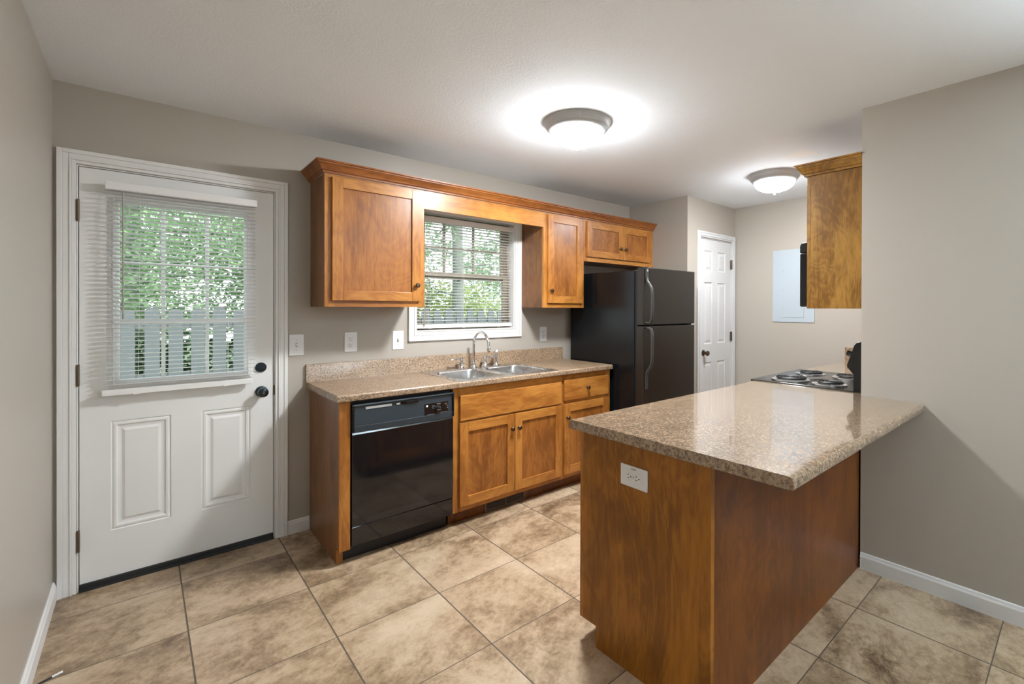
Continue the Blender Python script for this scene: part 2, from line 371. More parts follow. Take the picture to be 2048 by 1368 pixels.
# baseboards
def bb_prof(t=0.013, h=0.086): return [(0, 0), (t, 0), (t, h-0.020), (t-0.004, h-0.012), (t-0.006, h-0.003), (0.003, h), (0, h)]
st(MB().loft([[(q[0], y, q[1]) for q in bb_prof()] for y in (-5.99, -0.001)]).build('baseboard_left', M_white))
m = MB(); m.loft([[(x, -q[0], q[1]) for q in bb_prof(0.012, 0.080)] for x in (0.9665, 1.0845)]); m.loft([[(x, -q[0], q[1]) for q in bb_prof(0.012, 0.08)] for x in (0.0005, 0.0115)])
st(m.build('baseboard_back', M_white))
st(MB().loft([[(XR-q[0], y, q[1]) for q in bb_prof()] for y in (-5.99, -2.4310)]).build('baseboard_right', M_white))
st(MB().loft([[(XE-q[0], y, q[1]) for q in bb_prof()] for y in (-1.80, -0.7298)]).build('baseboard_end', M_white))

# ---- exterior door (door_1)
D = empty('door_1', (0.49, 0, 0), kind=K)
sx0, sx1, sz0, sz1 = 0.0865, 0.8915, 0.036, 2.0485
pan = [(0.1955, 0.4258, 0.2635, 0.806), (0.5535, 0.778, 0.2645, 0.806)]
lite = (0.2196, 0.7555, 1.003, 1.8965)
m = MB(); ys = 0.004
face_holes(m, sx0, sx1, sz0, sz1, ys, pan+[lite])
for p in pan: relief(m, *p, ys, [(0, 0), (0.004, 0.0055), (0.012, 0.0015), (0.020, 0.0015), (0.026, 0.007), (0.034, 0.0085), (0.040, 0.0085), (0.052, 0.003)])
wall_y(m, sx0, sx1, sz0, sz1, ys+0.013, ys+0.044, [lite])
for a in ((sx0, sz0, sx0, sz1), (sx1, sz0, sx1, sz1), (sx0, sz0, sx1, sz0), (sx0, sz1, sx1, sz1)):
    m.face([(a[0], ys, a[1]), (a[2], ys, a[3]), (a[2], ys+0.013, a[3]), (a[0], ys+0.013, a[1])])
slab = m.build('door_slab', M_door, D)
m = MB()
for o_, w_, t_ in ((-0.030, 0.012, 0.006), (-0.018, 0.010, 0.012), (-0.008, 0.014, 0.008)):
    rect_frame(m, lite[0]+o_, lite[1]-o_, lite[2]+o_, lite[3]-o_, w_, ys, ys-t_)
rect_frame(m, lite[0], lite[1], lite[2], lite[3], 0.008, ys-0.006, ys+0.018)
m.build('lite_frame', M_white, slab, bevel=0.0015)
m = MB()
for x in (0.3945, 0.5785): m.box(x-0.0085, x+0.0085, 0.008, 0.016, lite[2], lite[3])
m.box(lite[0], lite[1], 0.0075, 0.0165, 1.590, 1.604); m.box(lite[0], lite[1], 0.006, 0.018, 1.284, 1.314)
m.build('muntins', M_white, slab, bevel=0.002)
MB().box(lite[0]+0.001, lite[1]-0.001, 0.0185, 0.0225, lite[2]+0.001, lite[3]-0.001).build('glass_pane', M_glass, slab)
m = MB(); casing(m, 0.0125, 0.9645, 0.0, 2.1235, 0.064, 0.0)
m.build('door_casing', M_white, D, bevel=0.002)
m = MB(); m.box(0.0785, 0.0835, 0.0, 0.135, 0, 2.0555); m.box(0.8945, 0.8985, 0.0, 0.135, 0, 2.0555); m.box(0.0835, 0.8945, 0.0, 0.135, 2.0515, 2.0555)
m.box(0.0835, 0.096, 0.050, 0.062, 0.0, 2.05); m.box(0.882, 0.8945, 0.050, 0.062, 0.0, 2.05); m.box(0.096, 0.882, 0.050, 0.062, 2.038, 2.05)
m.build('door_jamb', M_white, D)
m = MB(); m.box(sx0, sx1, -0.004, 0.045, 0.010, 0.035); m.box(0.084, 0.894, -0.010, 0.13, 0.0, 0.012)
m.build('door_sweep', M_rubber, D, bevel=0.002)
for z in (1.837, 1.046, 0.25):
    m = MB(); m.box(0.0755, 0.0865, -0.011, 0.003, z-0.049, z+0.049); m.lathe([(0.0055, -0.052), (0.0055, 0.052)], (0.0835, -0.010, z), (0, 0, 1), 10)
    m.build('hinge', M_hinge, D)
m = MB(); m.lathe([(0.0, -0.002), (0.029, 0), (0.029, 0.006), (0.025, 0.011), (0.0, 0.012)], (0.829, 0.004, 1.0235), (0, -1, 0), 28)
db = m.build('deadbolt', M_blacklock, D, smooth=True)
m = MB(); m.loft([[(0.829+math.cos(a)*0.019*math.cos(-0.1), 0.004-h, 1.0235+math.sin(a)*0.0055) for a in [2*PI*i/16 for i in range(16)]] for h in (0.012, 0.020)]); m.build('thumb_turn', M_blacklock, db, smooth=True)
m = MB(); m.lathe([(0.0, -0.002), (0.032, 0), (0.031, 0.008), (0.016, 0.012), (0.013, 0.030), (0.024, 0.040), (0.028, 0.052), (0.026, 0.062), (0.014, 0.067), (0.0, 0.067)], (0.8325, 0.004, 0.882), (0, -1, 0), 32)
kn = m.build('door_knob', M_blacklock, D, smooth=True)
MB().lathe([(0.006, 0.0), (0.006, 0.004), (0.0, 0.004)], (0.8325, -0.063, 0.882), (0, -1, 0), 14).build('lock_button', M_hinge, kn, smooth=True)
MB().box(0.8925, 0.8985, -0.0005, 0.004, 0.855, 0.913).build('strike_plate', M_bronze, D)

# ---- kitchen window (window_1)
Wd = empty('window_1', (2.21, 0, 1.203), kind=K)
m = MB(); casing(m, 1.7195, 2.7115, 1.1355, 2.145, 0.062, 0.0, True); m.build('window_casing', M_white, Wd, bevel=0.002)
m = MB(); m.box(1.775, 1.783, 0, 0.135, 1.203, 2.082); m.box(2.640, 2.648, 0, 0.135, 1.203, 2.082); m.box(1.783, 2.640, 0, 0.135, 1.203, 1.211); m.box(1.783, 2.640, 0, 0.135, 2.074, 2.082)
m.build('window_jamb', M_white, Wd)
m = MB(); rect_frame(m, 1.783, 2.640, 1.211, 2.074, 0.022, 0.075, 0.130)
m.build('window_frame', M_tan, Wd, bevel=0.002)
m = MB(); rect_frame(m, 1.803, 2.603, 1.618, 2.055, 0.030, 0.095, 0.118)
for x in (2.053, 2.311): m.box(x-0.009, x+0.009, 0.100, 0.114, 1.64, 2.03)
m.box(1.83, 2.575, 0.100, 0.114, 1.829, 1.845); m.box(2.603, 2.620, 0.09, 0.12, 1.62, 2.05); m.box(1.803, 2.603, 0.088, 0.118, 1.600, 1.636)
m.build('upper_sash', M_tan, Wd, bevel=0.002)
m = MB(); rect_frame(m, 1.803, 2.603, 1.229, 1.650, 0.030, 0.068, 0.090); m.box(2.603, 2.618, 0.07, 0.09, 1.23, 1.64)
m.build('lower_sash', M_tan, Wd, bevel=0.002)
m = MB(); m.box(1.832, 2.574, 0.105, 0.109, 1.636, 2.026); m.box(1.832, 2.574, 0.077, 0.081, 1.258, 1.621)
m.build('glass_pane', M_glass, Wd)

# ---- closet door (door_2)
D2 = empty('door_2', (4.635, YN, 0), kind=K)
cx0, cx1, cz0, cz1 = 4.343, 4.927, 0.012, 2.062
cols = [(4.4270, 4.5720), (4.6705, 4.8240)]; rows = [(0.23, 0.845), (1.025, 1.637), (1.749, 1.951)]
pp = [(a, b, c, d) for a, b in cols for c, d in rows]
m = MB(); yc = YN+0.006
face_holes(m, cx0, cx1, cz0, cz1, yc, pp)
for p in pp: relief(m, *p, yc, [(0, 0), (0.010, 0.008), (0.018, 0.008), (0.040, 0.0015)])
m.box(cx0, cx1, yc+0.010, yc+0.034, cz0, cz1)
for a in ((cx0, cz0, cx0, cz1), (cx1, cz0, cx1, cz1), (cx0, cz0, cx1, cz0), (cx0, cz1, cx1, cz1)):
    m.face([(a[0], yc, a[1]), (a[2], yc, a[3]), (a[2], yc+0.011, a[3]), (a[0], yc+0.011, a[1])])
s2 = m.build('door_slab', M_closet, D2)
m = MB(); casing(m, 4.281, 4.9925, 0, 2.131, 0.056, YN); m.build('door_casing', M_closet, D2, bevel=0.002)
m = MB(); m.box(4.3355, 4.340, YN, YN+0.105, 0, 2.067); m.box(4.930, 4.9345, YN, YN+0.105, 0, 2.067); m.box(4.340, 4.930, YN, YN+0.105, 2.0645, 2.067); m.build('door_jamb', M_closet, D2)
for z in (1.838, 1.087, 0.25): m = MB(); m.box(4.919, 4.9385, YN-0.0115, YN+0.004, z-0.047, z+0.047); m.lathe([(0.005, -0.049), (0.005, 0.049)], (4.929, YN-0.011, z), seg=10); m.build('hinge', M_hinge, D2)
m = MB(); m.lathe([(0, -0.002), (0.030, 0), (0.029, 0.006), (0.012, 0.010), (0.011, 0.028), (0.022, 0.036), (0.027, 0.048), (0.022, 0.058), (0, 0.060)], (4.412, YN+0.006, 0.940), (0, -1, 0), 28); m.build('door_knob', M_bronze, s2, smooth=True)

# ------------------------------------------------------------------ blinds
def blind(name, label, x0, x1, yc, zt, zh, zb, zr, pitch, tilt, dx_rail=0.0, wand=None, cords=(), wand_mat=None):
    B = empty(name, ((x0+x1)/2, yc, zr), label, 'blind')
    m = MB(); m.box(x0-0.002, x1+0.006, yc-0.018, yc+0.014, zh, zt)
    m.box(x0-0.002, x1+0.006, yc-0.021, yc-0.018, zh+0.003, zt+0.004)
    m.build('headrail', M_vinyl, B, bevel=0.0015)
    m = MB(); z = zh-0.012; n = 0; hw = 0.0125
    while z > zb+0.004:
        prof = []
        for k in range(7):
            t = -1+k/3; yy = t*hw; zz = 0.0022*(1-t*t)
            prof.append((yy, zz))
        poly = prof+[(a, b-0.0008) for a, b in prof[::-1]]
        ct, s_ = math.cos(tilt), math.sin(tilt)
        poly = [(yc+a*ct-b*s_, z+a*s_+b*ct) for a, b in poly]
        m.prism(poly, 'x', x0, x1); z -= pitch; n += 1
    m.build('slats', M_vinyl, B, smooth=True)
    m = MB(); m.box(x0+dx_rail, x1+dx_rail, yc-0.013, yc+0.012, zr, zb); br = m.build('bottom_rail', M_vinyl, B, bevel=0.003)
    m = MB()
    for cx in cords:
        for dy in (-0.0135, 0.0135): m.tube([(cx, yc+dy, zh), (cx+dx_rail*0.5, yc+dy*0.95, zr+0.012)], 0.0007, 6)
    m.build('ladder_cords', M_vinyl, B)
    for cx in cords: MB().box(cx+dx_rail-0.012, cx+dx_rail+0.012, yc-0.0165, yc-0.012, zr-0.002, zr+0.010).build('rail_clip', M_vinyl, br, bevel=0.001)
    if wand:
        wx, wz0, wz1 = wand
        m = MB(); m.tube([(wx, yc-0.024, wz1), (wx, yc-0.0245, wz0+0.02), (wx, yc-0.0245, wz0)], [0.0035, 0.0035, 0.0048], 8)
        m.tube([(wx, yc-0.015, wz1+0.006), (wx, yc-0.026, wz1+0.006), (wx, yc-0.024, wz1-0.006)], 0.0018, 6)
        m.build('tilt_wand', wand_mat, B, smooth=True)
    return B
M_wand = plain('clear_grey_wand', (0.42, 0.38, 0.34), 0.25)
M_wand2 = plain('amber_tinted_wand', (0.42, 0.27, 0.11), 0.3)
blind('window_blind', 'white mini blind with bottom rail hanging over the glass of the back door', 0.180, 0.797, -0.032, 1.983, 1.948, 0.967, 0.939, 0.0215, math.radians(-13), -0.016, (0.242, 1.315, 1.94), (0.305, 0.675), M_wand)
blind('window_blind', 'white mini blind inside the white frame of the window above the sink', 1.788, 2.632, 0.030, 2.047, 2.012, 1.253, 1.224, 0.0225, math.radians(-10), 0.0, (1.845, 1.24, 2.01), (1.895, 2.175, 2.50), M_wand2)

# ------------------------------------------------------------------ cabinetry helpers
def knob(parent, x, y, z, d=(0, -1, 0), r=0.0155):
    return MB().lathe([(0, -0.001), (0.008, 0), (0.0065, 0.010), (0.008, 0.014), (r, 0.018), (r, 0.023), (r*0.75, 0.0275), (0, 0.029)], (x, y, z), d, 20).build('knob', M_bronze, parent, smooth=True)
WM = [Wv, Wh, Wp]
def shaker(parent, x0, x1, z0, z1, y, sw=0.058, kn_=None, name='door', flip=1, t=0.019):
    m = MB(); ya, yb = y, y-t*flip
    m.box(x0, x0+sw, ya, yb, z0, z1, 0); m.box(x1-sw, x1, ya, yb, z0, z1, 0)
    m.box(x0+sw, x1-sw, ya, yb, z0, z0+sw, 1); m.box(x0+sw, x1-sw, ya, yb, z1-sw, z1, 1)
    d = m.build(name, WM, parent, bevel=0.0014)
    MB().box(x0+sw-0.004, x1-sw+0.004, ya-0.001*flip, ya-0.009*flip, z0+sw-0.004, z1-sw+0.004).build('door_panel', Wp, d)
    if kn_: knob(d, kn_[0], yb, kn_[1], (0, -flip, 0))
    return d
def slabfront(parent, x0, x1, z0, z1, y, kn_=None, name='drawer', t=0.019):
    d = MB().box(x0, x1, y, y-t, z0, z1).build(name, Wh, parent, bevel=0.003)
    if kn_: knob(d, kn_[0], y-t, kn_[1])
    return d

# ---- upper cabinets on the back wall
UT = 2.148
def upper(name, label, x0, x1, z0, yd=-0.305, side=Ws):
    c = empty(name, ((x0+x1)/2, 0, z0), label, 'cabinet')
    m = MB(); m.box(x0+0.0005, x1-0.0005, -0.001, yd+0.020, z0, UT); m.build('carcass', side, c)
    return c
c = upper('upper_cabinet', 'large single-door wooden wall cabinet nearest the back door, left of the window', 1.0905, 1.6955, 1.3795)
m = MB(); m.box(1.0905, 1.1430, -0.285, -0.305, 1.3795, UT, 0); m.box(1.645, 1.6955, -0.285, -0.305, 1.3795, UT, 0); m.box(1.143, 1.645, -0.285, -0.305, 1.3795, 1.43, 1); m.box(1.143, 1.645, -0.285, -0.305, 2.11, UT, 1); m.build('face_frame', WM, c)
shaker(c, 1.1275, 1.6650, 1.4165, 2.1320, -0.305, 0.0585, (1.6365, 1.520))
c = upper('upper_cabinet', 'narrow single-door wooden wall cabinet between the window and the refrigerator', 2.7120, 3.1620, 1.3795)
m = MB(); m.box(2.712, 2.762, -0.285, -0.305, 1.3795, UT, 0); m.box(3.112, 3.162, -0.285, -0.305, 1.3795, UT, 0); m.box(2.762, 3.112, -0.285, -0.305, 1.3795, 1.43, 1); m.box(2.762, 3.112, -0.285, -0.305, 2.11, UT, 1); m.build('face_frame', WM, c)
shaker(c, 2.7480, 3.1270, 1.4170, 2.1320, -0.305, 0.0585, (2.7765, 1.518))
c = upper('upper_cabinet', 'short two-door wooden wall cabinet above the black refrigerator', 3.1635, 4.1230, 1.7855)
m = MB(); m.box(3.1635, 3.205, -0.285, -0.305, 1.7855, UT, 0); m.box(4.048, 4.123, -0.285, -0.305, 1.7855, UT, 0); m.box(3.205, 4.048, -0.285, -0.305, 1.7855, 1.84, 1); m.box(3.205, 4.048, -0.285, -0.305, 2.11, UT, 1); m.build('face_frame', WM, c)
shaker(c, 3.1905, 3.6525, 1.8260, 2.1320, -0.305, 0.056, (3.6160, 1.925))
shaker(c, 3.6565, 4.0620, 1.8260, 2.1320, -0.305, 0.056, (3.6900, 1.925))
tag(MB().box(1.6960, 2.7115, -0.286, -0.305, 2.0275, UT).build('valance_board', Wh, loc=(2.2, -0.295, 2.03)), 'flat wooden valance board bridging the two wall cabinets over the window', 'valance')
CP = [(0.0, 2.149), (0.012, 2.149), (0.013, 2.158), (0.018, 2.162), (0.022, 2.163), (0.024, 2.170), (0.030, 2.180), (0.040, 2.192), (0.046, 2.197), (0.047, 2.203), (0.055, 2.206), (0.055, 2.214), (0.0, 2.214)]
m = MB(); m.loft([[(1.0905-o, -0.001, z) for o, z in CP], [(1.0905-o, -0.306-o, z) for o, z in CP], [(4.1235, -0.306-o, z) for o, z in CP]])
tag(m.build('crown_moulding', Wcr, loc=(2.6, -0.3, 2.149)), 'long wooden crown moulding running over the wall cabinets along the window wall', 'moulding')

# ---- upper run on the range wall
c = empty('cabinet_end_panel', (3.22, YC, 1.3775), 'wooden cabinet end with swirled grain beside the microwave, at the right wall corner', 'cabinet')
m = MB(); m.box(3.200, 3.2415, YC+0.001, -2.154, 1.3775, UT); m.build('side_panel', Wo, c)
MB().box(3.1995, 3.2415, -2.1535, -2.134, 1.3775, UT).build('face_stile', Wo, c, bevel=0.001)
c = empty('upper_cabinet', (3.62, YC, 1.806), 'wooden wall cabinet directly above the microwave, seen only by its protruding door edge', 'cabinet')
m = MB(); m.box(3.242, 4.004, YC+0.001, -2.134, 1.806, UT); m.build('carcass', Wo, c)
for a, b in ((3.246, 3.62), (3.624, 3.998)): shaker(c, a, b, 1.812, 2.105, -2.134, 0.055, flip=-1)
m = MB(); m.loft([[(4.05, -2.133+o, z-0.004) for o, z in CP], [(3.1995-o, -2.133+o, z-0.004) for o, z in CP], [(3.1995-o, YC+0.001, z-0.004) for o, z in CP]])
tag(m.build('crown_moulding', Wo, loc=(3.6, -2.2, 2.145)), 'wooden crown moulding over the cabinet at the right wall corner', 'moulding')
c = empty('microwave', (3.62, YC, 1.381), 'black over-the-range microwave with only its edge showing beside the wooden end panel', 'microwave')
MB().box(3.246, 4.0, YC+0.002, -2.116, 1.382, 1.803).build('body', M_blk2, c, bevel=0.004)
m = MB(); m.box(3.248, 3.83, -2.1155, -2.074, 1.388, 1.706); dd = m.build('door', M_black, c, bevel=0.008)
m = MB(); m.prism([(-2.1155, 1.709), (-2.074, 1.709), (-2.074, 1.752), (-2.084, 1.770), (-2.1155, 1.770)], 'x', 3.248, 4.0); m.build('vent_grille', M_blackpl, c, bevel=0.006)
m = MB(); m.box(3.834, 4.0, -2.1155, -2.076, 1.388, 1.706); m.build('control_panel', M_blackpl, c, bevel=0.005)
MB().tube([(3.80, -2.074, 1.42), (3.80, -2.045, 1.44), (3.80, -2.045, 1.66), (3.80, -2.074, 1.68)], 0.008, 10).build('handle', M_blackpl, dd, smooth=True)

# ------------------------------------------------------------------ base run under the window
BF = -0.590
c = empty('base_end_panel', (1.11, -0.3, 0), 'wooden end panel with a front stile closing the base cabinets beside the dishwasher', 'panel')
m = MB(); m.box(1.0850, 1.1040, -0.014, -0.578, 0.0885, 0.8755); m.box(1.0850, 1.1040, -0.014, -0.540, 0.0, 0.0885)
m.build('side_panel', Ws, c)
MB().box(1.0848, 1.1410, -0.5785, -0.5985, 0.0790, 0.8755).build('front_stile', Wv, c, bevel=0.001)
MB().box(1.0845, 1.1170, -0.5405, -0.553, 0.0, 0.0785).build('toe_block', Wv, c)
c = empty('dishwasher', (1.445, -0.3, 0), 'black built-in dishwasher with a slate control panel and round dial', 'dishwasher')
MB().box(1.1475, 1.7500, -0.02, -0.570, 0.080, 0.8700).build('tub', M_blk2, c)
m = MB(); m.prism([(-0.570, 0.196), (-0.602, 0.196), (-0.604, 0.200), (-0.604, 0.690), (-0.600, 0.702), (-0.570, 0.702)], 'x', 1.1480, 1.7485); dr = m.build('door', M_black, c, bevel=0.002)
m = MB(); m.prism([(-0.570, 0.194), (-0.599, 0.194), (-0.601, 0.190), (-0.601, 0.092), (-0.570, 0.086)], 'x', 1.1480, 1.7485); m.build('lower_panel', M_black, c, bevel=0.002)
m = MB(); m.prism([(-0.500, 0.0), (-0.532, 0.0), (-0.532, 0.084), (-0.500, 0.084)], 'x', 1.1240, 1.7380); m.build('toe_kick', M_blk2, c)
# control panel with bowed lower lip
m = MB(); L = []
for i in range(13):
    t = i/12; x = 1.1480+t*0.602; zb = 0.7035-0.012*math.sin(PI*t)*0+0.0
    bow = 0.006*math.sin(PI*t)
    L.append([(x, -0.570, zb), (x, -0.606-bow, zb-0.002), (x, -0.610-bow, zb+0.03), (x, -0.606, 0.735), (x, -0.604, 0.838), (x, -0.614, 0.8470), (x, -0.612, 0.8540), (x, -0.570, 0.8560)])
m.loft(L); cp = m.build('control_panel', M_dw, c, smooth=True)
for a, b in ((1.148, 1.158), (1.740, 1.750)): MB().box(a, b, -0.60, -0.6135, 0.705, 0.853).build('panel_end', M_blackpl, cp, bevel=0.002)
MB().box(1.218, 1.362, -0.600, -0.6075, 0.8205, 0.8340).build('vent_strip', M_grey, cp, bevel=0.001)
m = MB(); m.box(1.385, 1.520, -0.600, -0.6055, 0.820, 0.8345); m.build('latch_recess', M_black, cp)
m = MB(); m.box(1.445, 1.512, -0.600, -0.613, 0.823, 0.8335); m.box(1.388, 1.412, -0.6, -0.6065, 0.8215, 0.8325, 1); m.build('latch_handle', [M_black, M_grey], cp, bevel=0.002)
MB().box(1.5580, 1.7130, -0.600, -0.6072, 0.7300, 0.8040).build('dial_plate', M_black, cp, bevel=0.0015)
m = MB(); m.lathe([(0.021, 0.0), (0.020, 0.003), (0.0165, 0.004), (0.0155, 0.018), (0.013, 0.020), (0, 0.020)], (1.640, -0.607, 0.7630), (0, -1, 0), 28); dl = m.build('cycle_dial', M_black, cp, smooth=True)
m = MB()
R = [(1.640+0.0205*math.cos(a), -0.6115, 0.763+0.0205*math.sin(a)) for a in [(-0.45+0.95*k/14)*PI*1.0 for k in range(15)]]
m.tube(R, 0.0008, 6); m.box(1.6290, 1.6510, -0.6265, -0.6280, 0.7620, 0.7645); m.build('dial_marks', M_mark, dl)
for x0_, x1_, z_ in ((1.607, 1.622, 0.788), (1.605, 1.620, 0.780), (1.608, 1.619, 0.772), (1.635, 1.660, 0.797), (1.638, 1.662, 0.792), (1.688, 1.706, 0.791), (1.690, 1.704, 0.784), (1.576, 1.628, 0.7375), (1.660, 1.708, 0.7400)):
    MB().box(x0_, x1_, -0.6070, -0.6079, z_-0.0009, z_+0.0009).build('printed_mark', M_mark, cp)
for z_ in (0.775, 0.764): MB().box(1.7045, 1.7095, -0.6070, -0.6080, z_-0.0022, z_+0.0022).build('indicator_light', M_mark, cp)
MB().lathe([(0.0062, 0), (0.0062, 0.0012), (0.0048, 0.0014), (0, 0.0014)], (1.5735, -0.6072, 0.7895), (0, -1, 0), 20).build('round_emblem', M_plate, cp)
MB().lathe([(0.0045, 0), (0.0035, 0.003), (0, 0.003)], (1.158, -0.532, 0.062), (0, -1, 0), 12).build('screw', M_plate, c)

def base_cab(name, label, x0, x1, cat='cabinet', hollow=False):
    c = empty(name, ((x0+x1)/2, -0.3, 0), label, cat)
    m = MB()
    if hollow:
        m.box(x0+0.001, x0+0.017, -0.014, BF+0.020, 0.0885, 0.8755); m.box(x1-0.017, x1-0.001, -0.014, BF+0.020, 0.0885, 0.8755); m.box(x0+0.017, x1-0.017, -0.014, BF+0.020, 0.0885, 0.104); m.box(x0+0.017, x1-0.017, -0.014, -0.020, 0.104, 0.8755)
    else: m.box(x0+0.001, x1-0.001, -0.014, BF+0.020, 0.0885, 0.8755)
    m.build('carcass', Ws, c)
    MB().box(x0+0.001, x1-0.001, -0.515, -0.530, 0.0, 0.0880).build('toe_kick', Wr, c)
    return c
c = base_cab('sink_base_cabinet', 'wooden sink base cabinet with false drawer front and two doors', 1.7515, 2.6660, hollow=True)
m = MB(); z0, z1 = 0.0885, 0.8755; ya, yb = BF+0.0195, BF
m.box(1.7515, 1.810, ya, yb, z0, z1); m.box(2.640, 2.666, ya, yb, z0, z1); m.box(1.81, 2.64, ya, yb, z0, 0.145, 1); m.box(1.81, 2.64, ya, yb, 0.63, 0.69, 1); m.box(1.81, 2.64, ya, yb, 0.81, z1, 1)
m.build('face_frame', WM, c)
slabfront(c, 1.7960, 2.6420, 0.6630, 0.8230, BF, name='false_drawer_front')
shaker(c, 1.7930, 2.2140, 0.1210, 0.6510, BF, 0.060, (2.1875, 0.553))
shaker(c, 2.2185, 2.6450, 0.1210, 0.6510, BF, 0.060, (2.2460, 0.553))
c = base_cab('drawer_base_cabinet', 'narrow wooden base cabinet with one drawer and door, next to the refrigerator', 2.6670, 3.1880)
m = MB(); m.box(2.667, 2.70, ya, yb, z0, z1); m.box(3.135, 3.188, ya, yb, z0, z1); m.box(2.70, 3.135, ya, yb, z0, 0.145, 1); m.box(2.70, 3.135, ya, yb, 0.63, 0.69, 1); m.box(2.70, 3.135, ya, yb, 0.81, z1, 1)
m.build('face_frame', WM, c)
slabfront(c, 2.6720, 3.1535, 0.6780, 0.8330, BF, (2.909, 0.757))
shaker(c, 2.6720, 3.1560, 0.1210, 0.6520, BF, 0.060, (2.6985, 0.550))
# floor register in the toe kick
c = empty('toe_kick_vent', (2.19, -0.53, 0), 'brown metal air register set in the toe kick under the sink cabinet', 'vent')
m = MB(); rect_frame(m, 2.020, 2.358, 0.004, 0.080, 0.013, -0.5305, -0.538); m.box(2.184, 2.194, -0.5305, -0.5375, 0.014, 0.07)
m.build('frame', M_vent, c, bevel=0.001)
m = MB(); m.box(2.033, 2.345, -0.5305, -0.5315, 0.016, 0.068); m.build('backing', M_slot, c)
m = MB()
for k in range(4): m.prism([(-0.5325, 0.0225+0.012*k), (-0.5365, 0.0195+0.012*k), (-0.5362, 0.0185+0.012*k), (-0.5322, 0.0215+0.012*k)], 'x', 2.034, 2.344)
m.build('louvres', M_vent, c)

# ---- countertop with backsplash
def rnd(y_out, zt, zb, r, s=-1, n=6):   # rounded front edge profile, s=-1: front faces -Y
    p = []
    for k in range(n+1):
        a = PI/2*k/n; p.append((y_out-s*r+s*r*math.sin(a), zt-r+r*math.cos(a)))
    r2 = 0.007
    for k in range(4):
        a = PI/2*k/3; p.append((y_out-s*r2+s*r2*math.cos(a), zb+r2-r2*math.sin(a)))
    return p
CT, CB = 0.914, 0.8765
c = empty('countertop', (2.13, -0.3, CB), 'speckled brown laminate countertop holding the double sink under the window', 'countertop')
pf = rnd(-0.627, CT, CB, 0.012)
m = MB()
m.prism([(-0.0005, CB), (-0.0005, CT)] + pf, 'x', 1.0680, 1.8000)
m.prism([(-0.0005, CB), (-0.0005, CT)] + pf, 'x', 2.5950, 3.1850)
m.prism([(-0.590, CB), (-0.590, CT)] + pf, 'x', 1.8000, 2.5950)
m.box(1.800, 2.595, -0.0005, -0.050, CB, CT)
m.build('top', M_lam_dull, c)
m = MB(); m.prism([(-0.0005, CT+0.0005), (-0.0005, 1.0200), (-0.003, 1.0225), (-0.012, 1.0225), (-0.017, 1.0205), (-0.019, 1.016), (-0.019, CT+0.008), (-0.022, CT+0.0005)], 'x', 1.0640, 3.1800)
m.build('backsplash', M_lam_dull, c, smooth=True)

# ---- sink
c = empty('kitchen_sink', (2.197, -0.32, CT), 'stainless steel double-bowl sink set into the countertop below the window', 'sink')
def rrect(x0, x1, y0, y1, r, z, n=8):
    pts = []
    for cx, cy, a0 in ((x1-r, y1-r, 0), (x0+r, y1-r, PI/2), (x0+r, y0+r, PI), (x1-r, y0+r, 3*PI/2)):
        for k in range(n+1):
            a = a0+PI/2*k/n; pts.append((cx+r*math.cos(a), cy+r*math.sin(a), z))
    return pts
def proj_rect(pts, x0, x1, y0, y1, z):
    cx, cy = (x0+x1)/2, (y0+y1)/2; out = []; n = len(pts)//4
    for i, p in enumerate(pts):
        q = i//n; k = (i % n)/(n-1)
        c4 = [(x1, y1), (x0, y1), (x0, y0), (x1, y0)][q]
        px, py = p[0], p[1]
        if q in (0, 2): 
            X, Y = (c4[0], py) if k < 0.5 else (px, c4[1])
        else:
            X, Y = (px, c4[1]) if k < 0.5 else (c4[0], py)
        if abs(k-0.5) < 1e-6: X, Y = c4
        out.append((X, Y, z))
    return out
SX0, SX1, SY0, SY1, SZ = 1.7870, 2.6070, -0.6120, -0.0300, 0.9185
m = MB()
bowl_rects = [(1.828, 2.178, -0.545, -0.150), (2.226, 2.572, -0.545, -0.150)]
half = [(SX0, 2.202), (2.202, SX1)]
for (bx0, bx1, by0, by1), (hx0, hx1) in zip(bowl_rects, half):
    L = []
    hole = rrect(bx0, bx1, by0, by1, 0.075, SZ)
    outer = proj_rect(hole, hx0, hx1, SY0, SY1, SZ)
    L.append(outer); L.append(hole)
    for ins, z, r in ((0.003, SZ-0.002, 0.073), (0.006, SZ-0.010, 0.070), (0.010, SZ-0.10, 0.068), (0.014, SZ-0.150, 0.066), (0.026, SZ-0.168, 0.060), (0.045, SZ-0.172, 0.045), (0.120, SZ-0.175, 0.03)):
        L.append(rrect(bx0+ins, bx1-ins, by0+ins, by1-ins, r, z))
    vs = [[m.b.verts.new(p) for p in l] for l in L]
    for a, b in zip(vs, vs[1:]):
        for i in range(len(a)):
            j = (i+1) % len(a)
            if (a[i].co-a[j].co).length < 1e-7 and (b[i].co-b[j].co).length < 1e-7: continue
            m.b.faces.new([a[i], a[j], b[j], b[i]])
    m.b.faces.new(vs[-1])
# rolled outer edge
e = [(SX0, SY0), (SX1, SY0), (SX1, SY1), (SX0, SY1)]; o_ = 0.004
L = [[(x+(-a if x < 2.2 else a), y+(-a if y < -0.3 else a), z) for x, y in e] for a, z in ((0, SZ), (o_, SZ-0.0015), (o_+0.001, CT+0.0003))]
m.loft(L, caps=False)
bmesh.ops.remove_doubles(m.b, verts=m.b.verts, dist=1e-6)
m.build('basin', M_steel, c, smooth=True)
for bx in (2.003, 2.399):
    MB().lathe([(0.043, 0), (0.040, 0.003), (0.030, 0.001), (0.012, 0.002), (0, 0.002)], (bx, -0.347, SZ-0.1748), (0, 0, 1), 24).build('drain', M_chrome, c, smooth=True)

